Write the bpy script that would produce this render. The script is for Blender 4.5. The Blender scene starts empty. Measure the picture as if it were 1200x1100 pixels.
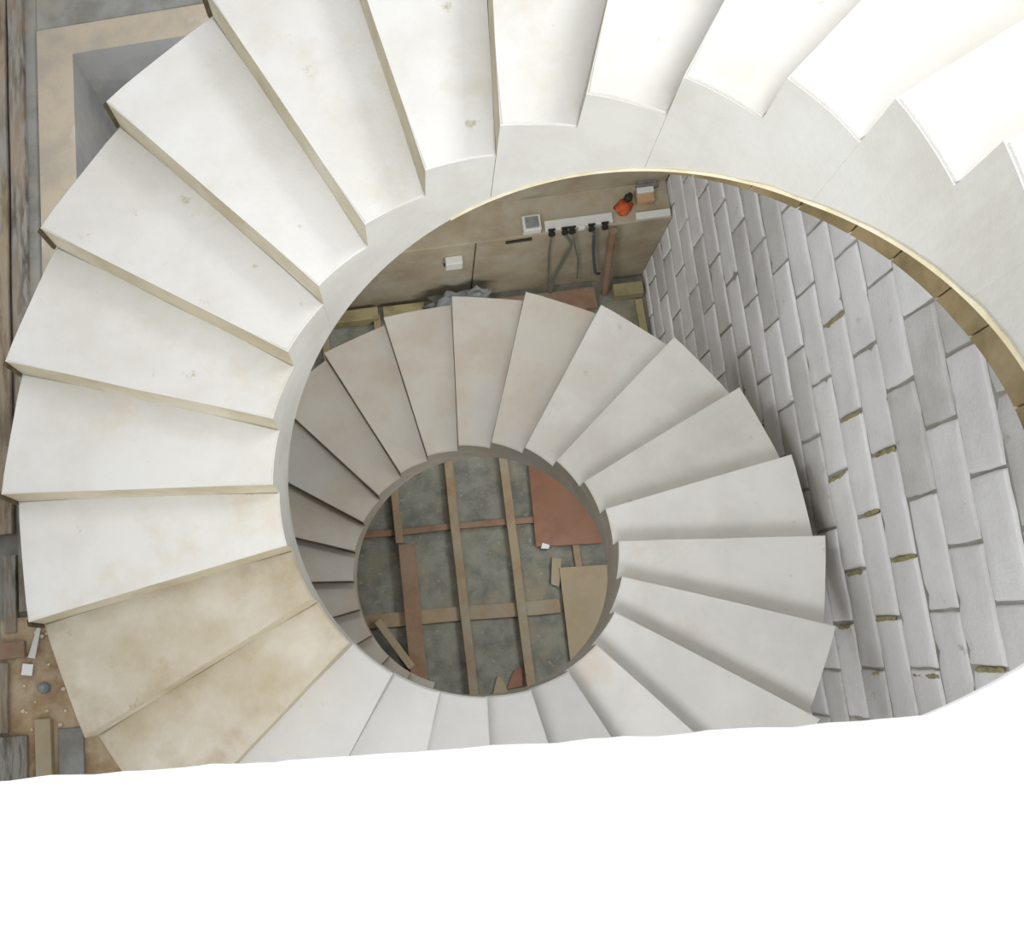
import bpy, bmesh, math, random
from mathutils import Vector, Matrix, noise
random.seed(7)
C = bpy.data.collections.new('site'); bpy.context.scene.collection.children.link(C)
S = bpy.context.scene
R = math.radians

# ------------------------------------------------------------------ materials
def srgb(r, g, b):
    f = lambda c: (c/255/12.92) if c/255 <= .04045 else ((c/255+.055)/1.055)**2.4
    return (f(r), f(g), f(b), 1)

def mat(name, base, alt=None, scale=3.0, alt2=None, scale2=.9, rough=.85, bump=.15, bscale=40, lo=.42, hi=.62, lo2=.5, hi2=.7, stretch=(1, 1, 1), emit=0, speck=None, sscale=22, slo=.66, shi=.74):
    m = bpy.data.materials.new(name); m.use_nodes = True
    n = m.node_tree.nodes; l = m.node_tree.links
    p = n['Principled BSDF']; p.inputs['Roughness'].default_value = rough
    p.inputs['Specular IOR Level'].default_value = .2
    tc = n.new('ShaderNodeNewGeometry'); mp = n.new('ShaderNodeMapping')
    mp.inputs['Scale'].default_value = stretch
    l.new(tc.outputs['Position'], mp.inputs['Vector'])
    def nz(sc, det=6, off=0):
        t = n.new('ShaderNodeTexNoise'); t.inputs['Scale'].default_value = sc; t.inputs['Detail'].default_value = det
        t.inputs['Roughness'].default_value = .62
        l.new(mp.outputs[0], t.inputs['Vector']); return t.outputs['Fac']
    col = n.new('ShaderNodeRGB'); col.outputs[0].default_value = base; out = col.outputs[0]
    def layer(out, c, sc, lo, hi):
        mr = n.new('ShaderNodeMapRange'); mr.inputs[1].default_value = lo; mr.inputs[2].default_value = hi
        l.new(nz(sc), mr.inputs[0])
        mx = n.new('ShaderNodeMix'); mx.data_type = 'RGBA'
        l.new(mr.outputs[0], mx.inputs['Factor']); l.new(out, mx.inputs['A']); mx.inputs['B'].default_value = c
        return mx.outputs['Result']
    if alt: out = layer(out, alt, scale, lo, hi)
    if alt2: out = layer(out, alt2, scale2, lo2, hi2)
    if speck: out = layer(out, speck, sscale, slo, shi)
    l.new(out, p.inputs['Base Color'])
    if bump:
        b = n.new('ShaderNodeBump'); b.inputs['Strength'].default_value = bump; b.inputs['Distance'].default_value = .01
        l.new(nz(bscale, 8), b.inputs['Height']); l.new(b.outputs[0], p.inputs['Normal'])
    return m

M = {}
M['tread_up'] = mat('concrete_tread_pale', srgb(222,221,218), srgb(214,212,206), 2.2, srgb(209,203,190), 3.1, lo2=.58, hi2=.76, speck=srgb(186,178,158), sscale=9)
M['tread_mid'] = mat('concrete_tread_mid', srgb(213,212,208), srgb(205,202,196), 2.2, srgb(202,192,172), 2.6, lo2=.55, hi2=.74, speck=srgb(180,172,150), sscale=9)  # same concrete, colour lowered to tone down the light on these treads
M['tread_bottom'] = mat('concrete_tread_bottom', srgb(193,192,189), srgb(186,185,182), 2.2, srgb(190,184,174), 1.9, lo2=.56, hi2=.76, speck=srgb(176,174,168), sscale=8)  # colour darkened against spill from the lamp below the landing
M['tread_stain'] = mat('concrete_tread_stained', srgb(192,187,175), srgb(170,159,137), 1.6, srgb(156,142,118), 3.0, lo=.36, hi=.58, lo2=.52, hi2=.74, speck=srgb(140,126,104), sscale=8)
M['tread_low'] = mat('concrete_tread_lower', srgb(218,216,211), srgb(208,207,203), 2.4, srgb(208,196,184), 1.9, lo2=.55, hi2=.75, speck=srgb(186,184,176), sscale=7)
M['tread_turn'] = mat('concrete_tread_turn', srgb(202,200,193), srgb(193,189,180), 2.4, srgb(196,188,178), 1.9, lo2=.55, hi2=.75, speck=srgb(176,172,162), sscale=7)  # in-between tone, eases into the depth shade painted on lower treads
M['tread_deep'] = mat('concrete_tread_deep', srgb(186,181,170), srgb(178,168,154), 2.4, srgb(180,178,173), 1.7, lo2=.5, hi2=.7, speck=srgb(180,176,164), sscale=7)  # depth shade of the lowest treads, put into the concrete colour
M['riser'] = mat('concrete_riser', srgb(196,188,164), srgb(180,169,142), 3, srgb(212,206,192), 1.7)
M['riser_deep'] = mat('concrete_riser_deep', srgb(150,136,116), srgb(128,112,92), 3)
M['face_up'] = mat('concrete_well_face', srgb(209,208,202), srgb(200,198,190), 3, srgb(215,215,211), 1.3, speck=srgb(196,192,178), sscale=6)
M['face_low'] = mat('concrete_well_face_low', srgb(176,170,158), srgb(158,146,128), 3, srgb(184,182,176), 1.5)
M['lip'] = mat('brown_form_edge', srgb(140,124,92), srgb(112,98,70), 6, srgb(160,146,116), 2)
M['lip_edge'] = mat('painted_lip_highlight', srgb(240,232,205), srgb(225,214,180), 8)  # edge highlight along the lip, put into a pale colour
M['white'] = mat('white_plaster_landing', srgb(252,252,252), bump=.05, emit=0)
M['block'] = mat('grey_concrete_block', srgb(219,218,218), srgb(210,209,208), 3, srgb(224,223,223), 1.2, bump=.45, bscale=38, speck=srgb(176,174,166), sscale=7)
M['block2'] = mat('grey_concrete_block_b', srgb(200,199,197), srgb(190,188,184), 4, srgb(210,209,208), 1.6, bump=.5, bscale=38, speck=srgb(164,162,152), sscale=6)
M['block3'] = mat('pale_concrete_block', srgb(226,226,226), srgb(218,217,216), 4, bump=.45, bscale=38, speck=srgb(190,189,184), sscale=8)
M['mortar'] = mat('recessed_mortar', srgb(160,158,152), srgb(140,137,126), 5, bump=.6)
M['olive'] = mat('olive_mortar', srgb(160,152,112), srgb(134,126,92), 12, bump=.5)
M['tan_cement'] = mat('tan_cement_top', srgb(176,164,146), srgb(160,152,138), 4, srgb(186,186,180), 3, lo2=.6, hi2=.72)
M['grey_face'] = mat('grey_rendered_wall', srgb(152,152,151), srgb(136,138,138), 2, srgb(164,162,156), 3)
M['tan_face'] = mat('tan_rendered_wall', srgb(166,156,134), srgb(150,138,116), 2.5, srgb(170,164,150), 3)
M['grey_ground'] = mat('grey_ground', srgb(142,142,138), srgb(124,122,115), 5, srgb(152,148,136), 2)
M['dirt'] = mat('tan_dirt', srgb(172,150,120), srgb(146,122,94), 7, srgb(186,170,146), 4, bump=.6, bscale=30)
M['old_wood'] = mat('weathered_timber', srgb(140,137,130), srgb(84,80,72), 12, srgb(150,132,112), 3, stretch=(3,.45,1), bump=.5)
M['old_wood2'] = mat('weathered_timber_brown', srgb(152,138,118), srgb(116,104,88), 9, srgb(140,142,140), 3, stretch=(3,.45,1), bump=.5)
M['slab'] = mat('dark_floor_concrete', srgb(138,139,128), srgb(112,114,106), 5, srgb(146,138,118), 2.2, lo2=.5, hi2=.66, bump=.8, speck=srgb(164,162,150), sscale=16, slo=.6, shi=.72)
M['batten'] = mat('brown_batten', srgb(156,140,114), srgb(144,122,98), 5, srgb(150,146,130), 2)
M['batten_red'] = mat('red_brown_batten', srgb(146,122,102), srgb(134,106,86), 5, srgb(140,128,110), 2)
M['red_ply'] = mat('red_brown_plywood', srgb(142,104,82), srgb(126,88,68), 4, srgb(146,116,92), 2, rough=.4)
M['tan_ply'] = mat('tan_plywood', srgb(164,150,124), srgb(152,138,112), 4, srgb(170,164,150), 2)
M['yellow_beam'] = mat('yellowed_beam', srgb(160,150,112), srgb(134,124,92), 6)
M['white_plastic'] = mat('white_plastic', srgb(206,206,200), bump=0, rough=.5)
M['grey_plastic'] = mat('grey_plastic', srgb(134,136,134), srgb(110,112,110), 9, bump=.3)
M['black'] = mat('black_rubber', srgb(46,46,44), bump=0, rough=.6)
M['bluehose'] = mat('slate_blue_hose', srgb(72,88,92), bump=0, rough=.5)
M['greenhose'] = mat('grey_green_hose', srgb(104,110,96), bump=0, rough=.5)
M['orange'] = mat('orange_cloth', srgb(186,92,56), srgb(160,72,44), 14, bump=.5)
M['card'] = mat('tan_cardboard', srgb(180,150,114), srgb(166,136,102), 6, bump=.1)
M['stone'] = mat('pale_stone', srgb(214,204,180), srgb(190,178,150), 20)
M['paper'] = mat('white_paper', srgb(226,226,226), bump=0)
M['bluestone'] = mat('blue_grey_stone', srgb(136,146,146), srgb(112,122,124), 14)
M['dark_wood'] = mat('dark_form_board', srgb(92,84,62), srgb(66,60,46), 9)

# ------------------------------------------------------------------ helpers
def obj(name, bm, mats, parent=None, smooth=False):
    bmesh.ops.recalc_face_normals(bm, faces=bm.faces)
    me = bpy.data.meshes.new(name); bm.to_mesh(me); bm.free()
    for m in (mats if isinstance(mats, (list, tuple)) else [mats]): me.materials.append(m)
    if smooth:
        for f in me.polygons: f.use_smooth = True
    o = bpy.data.objects.new(name, me); C.objects.link(o)
    if parent: o.parent = parent
    return o
def tag(o, label, cat, group=None, kind=None):
    o['label'] = label; o['category'] = cat
    if group: o['group'] = group
    if kind: o['kind'] = kind
    return o
def struct(o, label=None, cat=None):
    o['kind'] = 'structure'
    if label: o['label'] = label; o['category'] = cat
    return o
def thing(name, loc, label, cat, group=None, rz=0):
    o = bpy.data.objects.new(name, None); C.objects.link(o); o.location = loc; o.rotation_euler = (0, 0, rz)
    return tag(o, label, cat, group)
def box(bm, x0, x1, y0, y1, z0, z1, bev=0, mi=0, rot=None):
    g = bmesh.ops.create_cube(bm, size=1)
    mt = Matrix.Translation(((x0+x1)/2, (y0+y1)/2, (z0+z1)/2))
    if rot is not None: mt = mt @ rot
    mt = mt @ Matrix.Diagonal((abs(x1-x0), abs(y1-y0), abs(z1-z0), 1))
    bmesh.ops.transform(bm, matrix=mt, verts=g['verts'])
    fs = {f for v in g['verts'] for f in v.link_faces}
    if bev:
        es = list({e for v in g['verts'] for e in v.link_edges})
        r = bmesh.ops.bevel(bm, geom=es, offset=bev, segments=2, affect='EDGES', profile=.6)
        fs = set(r['faces']) | {f for f in fs if f.is_valid}
    for f in fs: f.material_index = mi
    return bm
def tube(bm, pts, r, seg=8, mi=0):
    pts = [Vector(p) for p in pts]; rings = []
    for i, p in enumerate(pts):
        d = (pts[min(i+1, len(pts)-1)] - pts[max(i-1, 0)]).normalized()
        u = d.cross(Vector((.31, .2, .93))).normalized(); v = d.cross(u)
        rr = r[i] if isinstance(r, list) else r
        rings.append([bm.verts.new(p + (u*math.cos(a)+v*math.sin(a))*rr) for a in [2*math.pi*k/seg for k in range(seg)]])
    for a, b in zip(rings, rings[1:]):
        for k in range(seg): bm.faces.new((a[k], a[(k+1) % seg], b[(k+1) % seg], b[k])).material_index = mi
    bm.faces.new(rings[0][::-1]).material_index = mi; bm.faces.new(rings[-1]).material_index = mi
def prism(bm, poly, z0, z1, mi=0, inset=None):
    n = len(poly)
    lo = [bm.verts.new((x, y, z0)) for x, y in (inset or poly)]; hi = [bm.verts.new((x, y, z1)) for x, y in poly]
    for i in range(n): bm.faces.new((lo[i], lo[(i+1) % n], hi[(i+1) % n], hi[i])).material_index = mi
    bm.faces.new(hi).material_index = mi; bm.faces.new(lo[::-1]).material_index = mi
def blob(bm, c, s, seed, amp=.35, sub=2, fr=2.0):
    g = bmesh.ops.create_icosphere(bm, subdivisions=sub, radius=1)
    for v in g['verts']:
        k = 1 + amp*noise.noise(v.co*fr + Vector((seed, seed*1.7, 0)))
        v.co = Vector((c[0]+v.co.x*s[0]*k, c[1]+v.co.y*s[1]*k, c[2]+v.co.z*s[2]*k))

# ------------------------------------------------------------------ staircase
TOP = 7.0; H = .17; DT = 15.0; TH0 = 26.155; RI = .8514; RO = 1.981; WAIST = .46
K0, K1 = -4, 39
def P(r, th, z): return (r*math.cos(R(th)), r*math.sin(R(th)), z)
stair = thing('spiral_staircase', (0, 0, 0), 'pale cast concrete spiral staircase winding down around the open round well', 'staircase')
def waist(kk): return WAIST + (.026*kk if kk < 0 else 0)
def soffit(th): kk = (th-TH0)/DT; return max(TOP - kk*H - waist(kk), 0.0)
def make_step(k):
    bm = bmesh.new(); z = TOP - k*H; a0 = TH0 + (k-1)*DT; a1 = TH0 + k*DT; N = 6
    radii = [RI, RI+.28, RI+.56, RI+.85, RO]
    rnd = random.Random(k*13+5)
    wob = [rnd.uniform(-.003, .003) for _ in range(4)]
    cols = []
    for i in range(N+1):
        th = a0 + (a1-a0)*i/N; row_t = []; row_b = []
        for j, r in enumerate(radii):
            rr = r
            if j == 4:   # outer edge cast in nearly straight shutter boards
                rr = r*(math.cos(R(DT/2))/math.cos(R(th-(a0+a1)/2)))*.85 + r*.15
            jit = .0025*noise.noise(Vector((r*3, th*.1, k)))
            th2 = th + (.12*noise.noise(Vector((r*2.5, k*3.1, 1))) if i in (0, N) else 0)
            row_t.append(bm.verts.new(P(rr, th2, z+jit))); row_b.append(bm.verts.new(P(rr, th2, soffit(th))))
        cols.append((row_t, row_b))
    for (t0, b0), (t1, b1) in zip(cols, cols[1:]):
        for j in range(4):
            bm.faces.new((t0[j], t0[j+1], t1[j+1], t1[j])).material_index = 0
            bm.faces.new((b0[j], b1[j], b1[j+1], b0[j+1])).material_index = 2
        bm.faces.new((t0[0], t1[0], b1[0], b0[0])).material_index = 2
        bm.faces.new((t0[4], b0[4], b1[4], t1[4])).material_index = 2
    for (t, b), mi in ((cols[0], 2), (cols[-1], 1)):
        for j in range(4): bm.faces.new((t[j], b[j], b[j+1], t[j+1])).material_index = mi
    # soften the nosing and the two top side edges
    top = {v for c in cols for v in c[0]}
    es = [e for e in bm.edges if e.verts[0] in top and e.verts[1] in top and len(e.link_faces) == 2
          and len({f.material_index for f in e.link_faces}) == 2]
    bmesh.ops.bevel(bm, geom=es, offset=.006, segments=2, affect='EDGES', material=0)
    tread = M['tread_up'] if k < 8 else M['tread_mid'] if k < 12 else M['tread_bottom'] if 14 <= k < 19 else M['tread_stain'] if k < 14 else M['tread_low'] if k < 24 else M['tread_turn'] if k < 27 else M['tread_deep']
    o = obj('step', bm, [tread, tread if 14 <= k < 20 else M['riser'] if k < 24 else M['riser_deep'], M['face_up'] if k < 16 else M['face_low']], stair)  # bottom risers share the tread colour to weaken their shading lines
    return o
for k in range(K0, K1+1): make_step(k)
# brown shutter edge left under the lip of the upper turn
def strip(name, kfrom, kto, wfun, r, m, n, zoff=0, th=.02, seamed=False, dz=0):
    bm = bmesh.new(); prev = None
    for i in range(n+1):
        kk = kfrom + (kto-kfrom)*i/n; a = TH0 + kk*DT
        zt = TOP - kk*H - waist(kk) + zoff; w = wfun(kk)
        wig = .006*noise.noise(Vector((kk*3, 4, 1)))
        q = [bm.verts.new(P(r, a, zt+wig)), bm.verts.new(P(r, a, zt-w)), bm.verts.new(P(r+th, a, zt-w)), bm.verts.new(P(r+th, a, zt+wig))]
        if prev:
            for j in range(4): bm.faces.new((prev[j], q[j], q[(j+1) % 4], prev[(j+1) % 4]))
        else: bm.faces.new(q)
        prev = q
    bm.faces.new(prev[::-1])
    return obj(name, bm, m, stair)
segs = [(-4, -3.2), (-3.2, -2.3), (-2.3, -1.75), (-1.75, -1.1), (-1.1, -.55), (-.55, .1), (.1, .7), (.7, 1.4), (1.4, 2.3), (2.3, 3.2), (3.2, 4.4)]
for a, b in segs:
    strip('form_board', a+.012, b-.012, lambda kk: max(.012, .085 - .017*max(kk+1.5, -.6)*.85), RI+.012, M['lip'], 8, th=.03)
strip('lip_highlight', -4, 4.6, lambda kk: .014, RI-.004, M['lip_edge'], 80, zoff=.012, th=.014)  # raised pale strip painting the bright edge line
# thin dark shutter pieces still fixed to the outer ends of the risers
for k in range(6, 12):
    bm = bmesh.new(); a = TH0 + k*DT; z = TOP-k*H
    for q in ((a-.35, a+.25),):
        lo = [P(RO-.002, q[0], z-.02), P(RO+.012, q[0], z-.02), P(RO+.012, q[1]+.2, z-.02), P(RO-.002, q[1]+.2, z-.02)]
        vs = [bm.verts.new((x, y, zz-H+.02)) for x, y, zz in lo]; vt = [bm.verts.new(v) for v in lo]
        for i in range(4): bm.faces.new((vs[i], vs[(i+1) % 4], vt[(i+1) % 4], vt[i]))
        bm.faces.new(vt); bm.faces.new(vs[::-1])
    obj('riser_end_board', bm, M['dark_wood'], stair)

# ------------------------------------------------------------------ landing
poly = []
for a in range(-34, -74, -2):
    poly.append((RI*math.cos(R(a)), RI*math.sin(R(a))))
x = .235
while x > -2.6:
    poly.append((x, -.811 + .0035*noise.noise(Vector((x*14, 0, 0))) + .002*noise.noise(Vector((x*45, 3, 0))))); x -= .02
poly += [(-2.6, -2.6), (2.085, -2.6), (2.085, RO*math.sin(R(-34))), (RO*math.cos(R(-34)), RO*math.sin(R(-34)))]
def inn(pt):
    x, y = pt
    if y < -1.0: return pt
    if x < .235: return (x, y-.22)
    s = 1.25; return (x*s, y*s)
bm = bmesh.new(); prism(bm, poly, TOP+.68-.17, TOP+.68-.012, inset=[inn(q) for q in poly]); prism(bm, poly, TOP+.68-.012, TOP+.68)
land = obj('landing_slab', bm, M['white'])
tag(land, 'bright white landing slab with a straight edge above the spiral staircase', 'landing')

# ------------------------------------------------------------------ floor and walls
XR, XL, YB, YF = 2.085, -2.11, 3.2, -2.6
def simple(name, x0, x1, y0, y1, z0, z1, m):
    bm = bmesh.new(); box(bm, x0, x1, y0, y1, z0, z1); return struct(obj(name, bm, m))
simple('floor', XL-.3, XR+.3, YF-.3, YB+.3, -.2, 0, M['slab'])
G = 3.9
def wall2(name, x0, x1, y0, y1, z1, side, top):
    bm = bmesh.new(); box(bm, x0, x1, y0, y1, 0, z1)
    for f in bm.faces:
        f.material_index = 1 if f.normal.z > .5 else 0
    bmesh.ops.recalc_face_normals(bm, faces=bm.faces)
    for f in bm.faces: f.material_index = 1 if f.normal.z > .5 else 0
    return struct(obj(name, bm, [side, top]))
wall2('wall_left', XL-.23, XL, YF, YB+.2, G, M['grey_face'], M['tan_cement'])
wb = wall2('wall_back', XL, XR, YB, YB+.2, G, M['grey_face'], M['tan_cement'])
simple('wall_front', XL, XR, YF-.2, YF, 0, 5.5, M['grey_face'])
# outside ground level round the pit
simple('ground_left', -4.2, XL-.23, YF-.5, YB+1.5, G-.3, G-.02, M['grey_ground'])
simple('ground_back', XL-.23, XR+1.2, YB+.2, YB+1.5, G-.3, G-.01, M['grey_ground'])
# dirt ledge with uneven top
bm = bmesh.new(); nx, ny = 22, 34; grid = []
for i in range(nx+1):
    row = []
    for j in range(ny+1):
        xx = -2.62 + 1.25*i/nx; yy = -2.45 + 2.2*j/ny
        row.append(bm.verts.new((xx, yy, G+.012+.018*noise.noise(Vector((xx*5, yy*5, 0)))+.008*noise.noise(Vector((xx*19, yy*19, 2))))))
    grid.append(row)
for i in range(nx):
    for j in range(ny): bm.faces.new((grid[i][j], grid[i+1][j], grid[i+1][j+1], grid[i][j+1]))
r = bmesh.ops.extrude_face_region(bm, geom=bm.faces[:])
for v in [g for g in r['geom'] if isinstance(g, bmesh.types.BMVert)]: v.co.z = G-.14
dirt = obj('ground_dirt', bm, M['dirt']); struct(dirt)

# block wall on the right, laid course by course
wr = simple('wall_right', XR+.016, XR+.25, YF, YB+.2, 0, 8.2, M['mortar'])
bm = bmesh.new(); PITCH = .279; rnd = random.Random(3)
def course_z(j, y): return (TOP-2.188) - PITCH*(j-1) + .035*(y-.2)
def block(bm, x, y0, y1, z0, z1, mi, tilt):
    # one block face: a grid with a rounded, slightly broken edge
    ny, nz = 14, 8; yc = (y0+y1)/2; zc = (z0+z1)/2; g = []
    us = [0, .012, .03]+[.03+.94*i/(ny-5) for i in range(1, ny-5)]+[.97, .988, 1]
    vs = [0, .025, .06]+[.06+.88*i/(nz-4) for i in range(1, nz-4)]+[.94, .975, 1]
    for u in us:
        row = []
        for v in vs:
            y = y0+(y1-y0)*u; z = z0+(z1-z0)*v
            e = min(min(u, 1-u)*(y1-y0), min(v, 1-v)*(z1-z0))
            k = max(0, 1-e/.012); q = Vector((x*3, y*9, z*9+mi))
            yy = y-yc; zz = z-zc
            if k > 0:
                yy += .007*noise.noise(q); zz += .007*noise.noise(q+Vector((5, 5, 5)))
            dd = .015*k*k + (.010 if (e < .02 and noise.noise(q*1.3+Vector((9, 0, 0))) > .42) else 0) + .004*noise.noise(Vector((y*5, z*5, mi)))
            row.append(bm.verts.new((x+dd, yc+yy*math.cos(tilt)-zz*math.sin(tilt), zc+yy*math.sin(tilt)+zz*math.cos(tilt))))
        g.append(row)
    for a, b in zip(g, g[1:]):
        for i in range(len(a)-1): bm.faces.new((a[i], b[i], b[i+1], a[i+1])).material_index = mi
for j in range(-11, 19):
    off = -.07 if j % 2 else .21
    for b in range(-6, 8):
        y0 = off + .5475*b; y1 = y0+.5475
        if y1 > YB or y0 < YF: 
            y0 = max(y0, YF); y1 = min(y1, YB)
            if y1-y0 < .06: continue
        yc = (y0+y1)/2; zt = course_z(j, yc); zb = zt-PITCH
        if zb < 0.0: zb = 0.0
        if zt > 8.2 or zt-zb < .05: continue
        g = rnd.uniform(.004, .010)
        dx = rnd.uniform(-.006, .008)
        rot = Matrix.Rotation(math.atan(.035)+rnd.uniform(-.008, .008), 4, 'X')
        block(bm, XR-dx*.6+.003, y0+g, y1-g, zb+rnd.uniform(.005, .011), zt-rnd.uniform(.005, .011), rnd.choice((0, 0, 0, 1, 1, 2)), math.atan(.035)+rnd.uniform(-.008, .008))
blk = obj('block_facing', bm, [M['block'], M['block2'], M['block3']], wr, smooth=True)
for (y, z0, z1) in [(1.007, -3.27, -3.50), (.46, -3.3, -3.55), (.197, -3.02, -3.25), (.187, -3.60, -3.86), (-.342, -3.05, -3.30), (-.625, -3.37, -3.60),
                    (-.645, -3.92, -4.09), (-.91, -3.66, -3.88), (-.92, -3.07, -3.33), (-.893, -2.52, -2.75), (-.36, -3.63, -3.84), (-.07, -3.32, -3.5)]:
    bm = bmesh.new(); zc = TOP+(z0+z1)/2; hh = abs(z0-z1)/2
    n = 5
    for i in range(n):
        f = (i+.5)/n*2-1
        blob(bm, (XR+.006, y+rnd.uniform(-.004, .004), zc+f*hh*.8), (.007, rnd.uniform(.012, .019), hh/n*1.6), y*9+i+z0, .5)
    obj('mortar_patch', bm, M['olive'], wr, smooth=True)

# ------------------------------------------------------------------ low rendered bench at the back
bm = bmesh.new(); box(bm, XL, XR, 2.85, YB, 0, 1.2, bev=.01)
struct(obj('trim_bench', bm, M['tan_face']))
bm = bmesh.new()
box(bm, .452, .462, 2.842, 2.852, .12, 1.19)
struct(obj('trim_seam', bm, M['dark_wood']))
simple('trim_back_panel', XL, XR, YB-.012, YB, 1.2, 2.6, M['tan_face'])

# ------------------------------------------------------------------ floor battens
def batten(name, x0, x1, y0, y1, z0, z1, m, label, cat, group=None, rz=0):
    cx, cy = (x0+x1)/2, (y0+y1)/2
    bm = bmesh.new(); box(bm, x0-cx, x1-cx, y0-cy, y1-cy, 0, z1-z0, bev=.006)
    long = 0 if abs(x1-x0) > abs(y1-y0) else 1
    bmesh.ops.subdivide_edges(bm, edges=[e for e in bm.edges if abs((e.verts[0].co-e.verts[1].co)[long]) > .3], cuts=10, use_grid_fill=True)
    for v in bm.verts:
        v.co[1-long] += .010*noise.noise(Vector((v.co[long]*1.7, cx*5, cy*5))); v.co.z += .004*noise.noise(v.co*5)+.002
    o = obj(name, bm, m); o.location = (cx, cy, z0); o.rotation_euler = (0, 0, rz)
    return tag(o, label, cat, group)
ZL, ZH = .0, .05
batten('floor_batten', -.50, -.43, .48, 2.75, ZH, ZH+.05, M['batten'], 'thin weathered floor batten running back from the wide reddish beam', 'batten')
batten('floor_beam', -.48, -.33, -1.9, .46, ZH, ZH+.07, M['batten_red'], 'wide reddish brown timber beam, leftmost across the well floor', 'beam')
batten('floor_batten', .02, .10, -1.9, 2.75, ZH, ZH+.055, M['batten'], 'brown floor batten running through the middle of the well floor', 'batten')
batten('floor_batten', .53, .61, -1.9, 2.75, ZH, ZH+.055, M['batten'], 'brown floor batten just left of the red-brown plywood sheet', 'batten')
batten('floor_batten', -1.02, -.95, -1.6, 2.75, ZH, ZH+.055, M['batten'], 'brown floor batten under the lowest steps left of the well', 'batten')
batten('floor_batten', -1.5, 1.0, .56, .62, ZL, ZL+.048, M['batten_red'], 'narrow cross batten on the well floor nearer the back bench', 'batten')
batten('floor_beam', -1.4, .92, -.28, -.15, ZL, ZL+.048, M['batten'], 'wide cross beam on the well floor beside the tan plywood board', 'beam')
batten('floor_batten', -1.5, 1.0, 1.38, 1.45, ZL, ZL+.048, M['batten'], 'cross batten on the floor beneath the turning lower steps', 'batten')
batten('floor_batten', -1.9, 1.6, 2.2, 2.27, ZL, ZL+.048, M['batten'], 'cross batten on the floor closest to the back bench', 'batten')
batten('floor_batten', 1.10, 1.16, -.3, .62, .0, .05, M['batten'], 'short batten between the red plywood sheet and tan board', 'batten')
batten('diagonal_strut', -.035, .035, -.26, .26, .13, .16, M['tan_ply'], 'grey timber strut lying diagonally beside the reddish beam', 'strut', rz=R(33)).location = (-.60, -.44, .10)
def sheet(name, poly, z, th, m, label, cat):
    cx = sum(q[0] for q in poly)/len(poly); cy = sum(q[1] for q in poly)/len(poly)
    bm = bmesh.new(); prism(bm, [(a-cx, b-cy) for a, b in poly], 0, th)
    o = obj(name, bm, m); o.location = (cx, cy, z); return tag(o, label, cat)
sheet('plywood_sheet', [(.77, .33), (1.62, .30), (1.66, 1.5), (.81, 1.52)], .06, .02, M['red_ply'], 'glossy red-brown plywood sheet lying on the well floor', 'plywood')
sheet('plywood_board', [(.93, -1.3), (1.75, -1.3), (1.75, .10), (.95, .12)], .06, .025, M['tan_ply'], 'tan plywood board at the right edge of the well floor', 'plywood')
sheet('board_offcut', [(.86, -.02), (.93, -.05), (.98, .2), (.9, .22)], .052, .015, M['tan_ply'], 'small tan offcut beside the tan plywood board', 'offcut')
sheet('paper_scrap', [(.81, .31), (.88, .30), (.89, .335), (.83, .36)], .081, .004, M['paper'], 'small white scrap on the corner of the red-brown plywood', 'scrap')
sheet('board_offcut', [(.36, -.92), (.50, -.90), (.53, -.72), (.44, -.76)], .0, .03, M['red_ply'], 'small red-brown wood offcut between the floor battens', 'offcut')
sheet('board_offcut', [(.22, -.98), (.38, -.98), (.33, -.82), (.29, -.80)], .0, .03, M['tan_ply'], 'small tan triangular offcut between the floor battens', 'offcut')

# ------------------------------------------------------------------ things at the bench
t = thing('junction_box', (.93, 2.93, 1.2), 'white junction box standing on the bench left of the valve rail', 'junction box')
bm = bmesh.new(); box(bm, -.075, .075, -.07, .07, 0, .08, bev=.008); obj('housing', bm, M['white_plastic'], t)
bm = bmesh.new(); box(bm, -.055, .055, -.05, .05, .08, .092, bev=.004); obj('cover', bm, M['grey_plastic'], t)
t = thing('valve_rail', (1.33, 2.9, 1.2), 'pale valve rail with a row of dark taps along the bench edge', 'valve rail')
bm = bmesh.new(); box(bm, -.29, .27, -.04, .05, 0, .035, bev=.006); obj('rail', bm, M['white_plastic'], t)
for i, dx in enumerate((-.24, -.13, -.07, .09, .2)):
    bm = bmesh.new()
    tube(bm, [(dx, -.03, .02), (dx, -.06, .02), (dx, -.062, .02), (dx, -.085, .02)], [.02, .02, .028, .028], 12)
    box(bm, dx-.03, dx+.03, -.05, -.035, .035, .055, bev=.004)
    obj('valve', bm, M['black'], t)
bm = bmesh.new(); box(bm, -.02, .035, -.065, -.04, 0, .05, bev=.005); obj('connector', bm, M['white_plastic'], t)
def hose(pts, r, m, label):
    q = [Vector(p) for p in pts]; out = []
    for i in range(len(q)-1):
        a = q[max(i-1, 0)]; b = q[i]; c = q[i+1]; d = q[min(i+2, len(q)-1)]
        for s in range(6):
            u = s/6; out.append(.5*((2*b)+(c-a)*u+(2*a-5*b+4*c-d)*u*u+(3*b-a-3*c+d)*u**3))
    out.append(q[-1]); base = q[-1].copy()
    bm = bmesh.new(); tube(bm, [p-base for p in out], r, 8)
    o = obj('hose', bm, m, smooth=True); o.location = base
    return tag(o, label, 'hose')
hose([(1.09, 2.81, 1.2), (1.11, 2.82, .85), (1.15, 2.82, .5), (1.17, 2.76, .11)], .007, M['greenhose'], 'thin grey-green hose, leftmost hanging from the valve rail')
hose([(1.20, 2.81, 1.2), (1.27, 2.79, 1.05), (1.26, 2.81, .7), (1.22, 2.8, .35), (1.2, 2.75, .1)], .013, M['greenhose'], 'thick grey-green hose hanging second from left on the rail')
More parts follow.
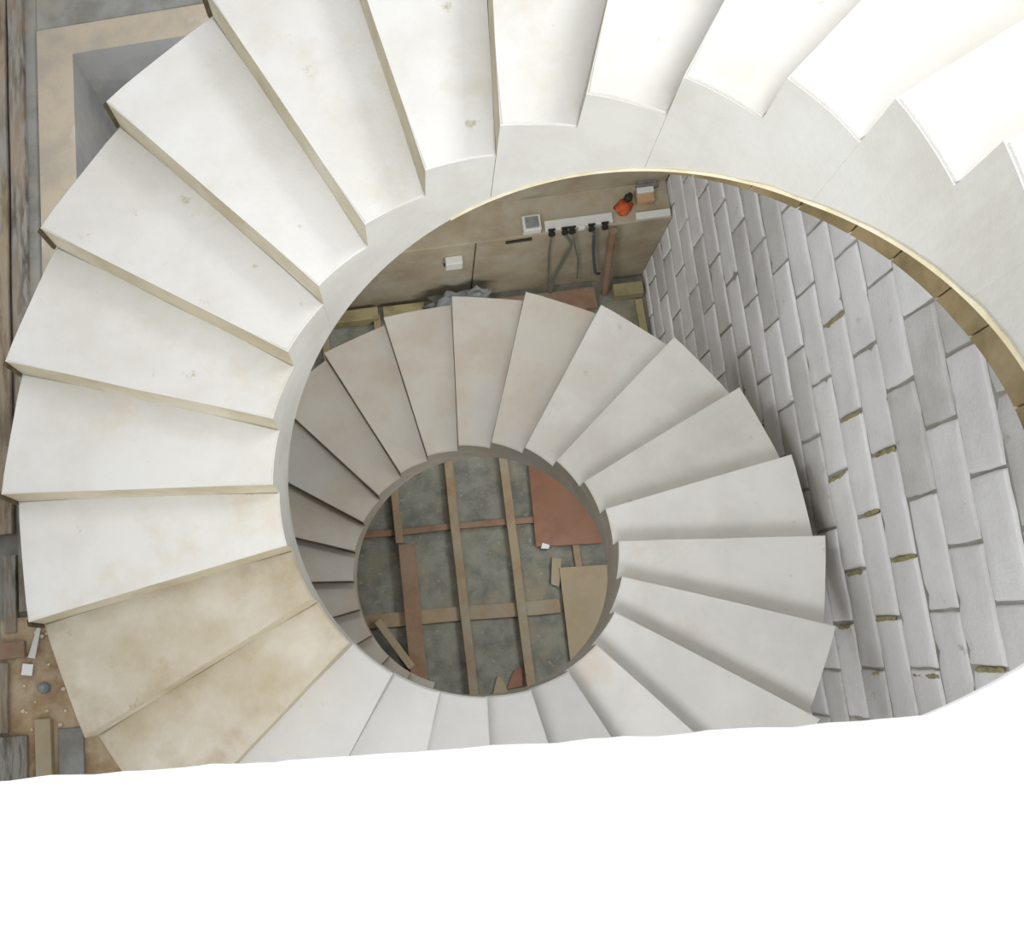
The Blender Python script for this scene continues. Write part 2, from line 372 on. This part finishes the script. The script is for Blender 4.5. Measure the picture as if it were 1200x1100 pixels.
hose([(1.27, 2.8, 1.2), (1.32, 2.8, .95), (1.4, 2.82, .6), (1.44, 2.8, .25)], .007, M['greenhose'], 'thin hose curving right below the middle of the valve rail')
hose([(1.44, 2.8, 1.2), (1.50, 2.8, .8), (1.58, 2.78, .4), (1.635, 2.80, .3)], .013, M['bluehose'], 'dark slate-blue hose hanging beside the brown leaning pole')
bm = bmesh.new(); tube(bm, [(-.12, .07, 1.17), (-.08, .06, .8), (0, -.02, 0)], .032, 10)
o = obj('leaning_pole', bm, M['batten_red']); o.location = (1.72, 2.73, .02); tag(o, 'red-brown wooden pole leaning against the bench by the blue hose', 'pole')
t = thing('work_cloth', (1.70, 2.98, 1.2), 'crumpled orange cloth on the bench right of the valve rail', 'cloth')
bm = bmesh.new(); blob(bm, (0, 0, .035), (.07, .065, .04), 3.3, .5, 3, 2.2); obj('folds', bm, M['orange'], t, smooth=True)
bm = bmesh.new(); blob(bm, (.04, .06, .08), (.035, .04, .035), 1.3, .5, 2); obj('dark_knot', bm, M['black'], t, smooth=True)
t = thing('cardboard_box', (1.88, 3.06, 1.2), 'small tan cardboard box with white top at the bench back', 'box')
bm = bmesh.new(); box(bm, -.07, .07, -.07, .05, 0, .07, bev=.004); obj('carton', bm, M['card'], t)
bm = bmesh.new(); box(bm, -.068, .068, -.0, .048, .07, .095, bev=.004); obj('lid', bm, M['white_plastic'], t)
bm = bmesh.new(); box(bm, -.09, .09, -.02, .02, 0, .03, bev=.003); box(bm, -.075, .075, .02, .035, 0, .045, bev=.003)
o = obj('metal_plate', bm, M['grey_plastic']); o.location = (1.92, 3.15, 1.2); tag(o, 'dark metal plate lying on the bench behind the cardboard box', 'plate')
bm = bmesh.new(); box(bm, -.14, .14, -.03, .03, 0, .03, bev=.004)
o = obj('white_batten', bm, M['white_plastic']); o.location = (1.93, 2.89, 1.2); tag(o, 'short white batten on the bench corner against the block wall', 'batten')
bm = bmesh.new(); tube(bm, [(-.11, 0, 0), (.11, 0, .0)], .012, 8)
o = obj('black_rod', bm, M['black']); o.location = (.82, 2.836, 1.155); o.rotation_euler = (0, R(-3), 0); tag(o, 'short black rod fixed on the tan bench face', 'rod')
t = thing('wall_socket', (.27, 2.84, .92), 'white wall socket box on the tan bench face, left of the seam', 'socket')
bm = bmesh.new(); box(bm, -.075, .075, -.07, .008, -.05, .08, bev=.01); obj('housing', bm, M['white_plastic'], t)
bm = bmesh.new(); box(bm, -.085, .085, -.02, .006, -.075, -.05, bev=.004); obj('bracket', bm, M['black'], t)
bm = bmesh.new(); blob(bm, (0, 0, .17), (.24, .1, .17), 7.7, .8, 3, 2.2); blob(bm, (.25, .02, .2), (.12, .06, .2), 2.7, .6, 3, 2.2)
for v in bm.verts: v.co.z = max(v.co.z, 0)
o = obj('cement_bag', bm, M['grey_plastic'], smooth=True); o.location = (.25, 2.68, .1); tag(o, 'slumped grey bag below the white wall socket', 'bag')
batten('timber_beam', -1.3, -.45, 2.68, 2.80, .0, .16, M['yellow_beam'], 'yellowish timber beam at the foot of the bench, far left', 'beam')
batten('timber_beam', -.40, .0, 2.68, 2.80, .0, .15, M['yellow_beam'], 'short yellowish timber beam beside the slumped grey bag', 'beam')
batten('timber_beam', 1.78, 2.05, 2.62, 2.74, .0, .14, M['yellow_beam'], 'short yellowish beam at the foot of the block wall', 'beam')
batten('red_board', .62, 1.62, 2.55, 2.76, .05, .10, M['batten_red'], 'red-brown board on the floor at the foot of the bench', 'board')
batten('timber_post', 1.98, 2.05, 1.5, 2.6, .0, .05, M['yellow_beam'], 'long yellowish batten lying along the foot of the block wall', 'batten')

# ------------------------------------------------------------------ yard level on the left: old planks, debris
rnd = random.Random(11)
px = -2.42
labels = ['weathered grey plank nearest the tan wall top', 'second weathered plank out from the tan wall top', 'third weathered plank out from the tan wall top', 'fourth weathered plank out from the tan wall top']
for i in range(4):
    w = .085+rnd.uniform(0, .02)
    batten('weathered_plank', px-w, px, .12+.1*(i % 2), 4.0, G-.02+.004*i, G+.03+.01*(i % 3), M['old_wood'] if i % 2 == 0 else M['old_wood2'], labels[i], 'plank', rz=R(rnd.uniform(-1.2, 1.2)))
    px -= w+.02
batten('weathered_plank', -2.60, -2.53, -.33, .10, G-.02, G+.03, M['old_wood'], 'short dark plank beside the dirt, outer one of two', 'plank')
batten('weathered_plank', -2.51, -2.43, -.22, .13, G-.02, G+.035, M['old_wood'], 'short dark plank beside the dirt, inner one of two', 'plank')
batten('wood_offcut', -2.62, -2.47, -.47, -.38, G+.02, G+.055, M['batten_red'], 'reddish brown wood offcut across the end of short dark planks', 'offcut')
batten('timber_board', -2.70, -2.57, -.86, -.49, G+.02, G+.05, M['old_wood2'], 'brown timber board at the left frame edge beside the dirt', 'board')
batten('timber_board', -2.42, -2.33, -1.25, -.80, G+.015, G+.06, M['tan_ply'], 'tan timber board end on the dirt below the pebbles', 'board')
batten('timber_board', -2.68, -2.47, -1.4, -.88, G+.015, G+.05, M['old_wood'], 'wide grey weathered board at the lower left of the dirt', 'board')
batten('timber_board', -2.30, -2.16, -1.5, -.86, G+.005, G+.03, M['grey_ground'], 'flat grey board between the tan board end and staircase', 'board')
def pebble(x, y, s, m, label, group=None, nm='pebble'):
    bm = bmesh.new(); blob(bm, (0, 0, s*.6), (s, s*.85, s*.65), x*31+y*17, .5)
    o = obj(nm, bm, m, smooth=True); o.location = (x, y, G+.012); return tag(o, label, 'stone', group)
pebble(-2.375, -.64, .034, M['bluestone'], 'rounded blue-grey stone on the tan dirt')
for i in range(22):
    pebble(rnd.uniform(-2.50, -2.2), rnd.uniform(-.86, -.34), rnd.uniform(.006, .014), M['stone'], 'tiny pale stone scattered on the tan dirt', 'pale stones on the dirt')
sheet('paper_scrap', [(-2.50, -.56), (-2.44, -.57), (-2.43, -.51), (-2.49, -.50)], G+.03, .006, M['paper'], 'small white paper scrap on the dirt', 'scrap')
sheet('plastic_scrap', [(-2.46, -.47), (-2.42, -.48), (-2.38, -.30), (-2.40, -.30)], G+.028, .008, M['white_plastic'], 'narrow pale strip of plastic on the dirt by the stair edge', 'scrap')

# ------------------------------------------------------------------ camera
cam = bpy.data.cameras.new('camera'); co = bpy.data.objects.new('camera', cam); C.objects.link(co); S.camera = co
Rc = Matrix(((0.9878970310, 0.1016910415, 0.1171255232), (-0.0766101374, 0.9764634707, -0.2016183953), (-0.1348715796, 0.1902052117, 0.9724359282)))
co.matrix_world = Matrix.Translation((-.31493, -.71394, 8.92743)) @ Rc.to_4x4()
cam.sensor_width = 36; cam.lens = 33.366; cam.shift_x = .2095; cam.shift_y = .0164; cam.clip_start = .02; cam.clip_end = 100

# ------------------------------------------------------------------ light
w = bpy.data.worlds.new('overcast'); S.world = w; w.use_nodes = True
bg = w.node_tree.nodes['Background']; bg.inputs[0].default_value = (.96, .98, 1, 1); bg.inputs[1].default_value = .66
def area(name, loc, rot, size, sy, e, col=(1, 1, 1)):
    l = bpy.data.lights.new(name, 'AREA'); l.shape = 'RECTANGLE'; l.size = size; l.size_y = sy; l.energy = e; l.color = col
    o = bpy.data.objects.new(name, l); C.objects.link(o); o.location = loc; o.rotation_euler = rot; return o
area('skylight', (.6, .6, 11.5), (0, 0, 0), 3.5, 3.5, 60)
area('upper_steps_fill', (2.1, 1.6, 9.0), (0, R(12), 0), 1.2, 1.6, 60)  # added lamp without a real source, whitens the top right steps
area('behind_fill', (-.6, -2.4, 10.4), (R(52), 0, R(-32)), 1.6, 1.2, 48)  # added fill behind the camera for the upper well faces
area('landing_fill', (-.5, -2.0, 10.2), (0, 0, 0), 2.4, 1.4, 26)  # extra lamp added to keep the landing white
area('under_landing_fill', (-.2, -2.1, 6.8), (R(48), R(0), R(-38)), 1.8, .9, 62)  # unseen lamp added for the block wall and lower treads
area('under_flight_fill', (-.75, 1.25, 5.2), (R(35), R(-10), R(0)), 1.0, .6, 48)  # added lamp hidden by the upper flight, brightens the back bench
area('low_flight_fill', (1.3, -.05, 2.3), (0, R(22), 0), .7, 1.4, 28)  # added lamp out of view under the steps, lifts the well floor
area('low_flight_back_fill', (.3, 1.45, 1.5), (R(30), 0, 0), 1.0, .4, 11)  # added fill below the turning steps, aimed towards the bench
area('wall_fill_light', (1.35, -1.0, 2.95), (0, R(-68), 0), .5, 1.3, 3.2)
S.view_settings.view_transform = 'Standard'
S.view_settings.look = 'None'
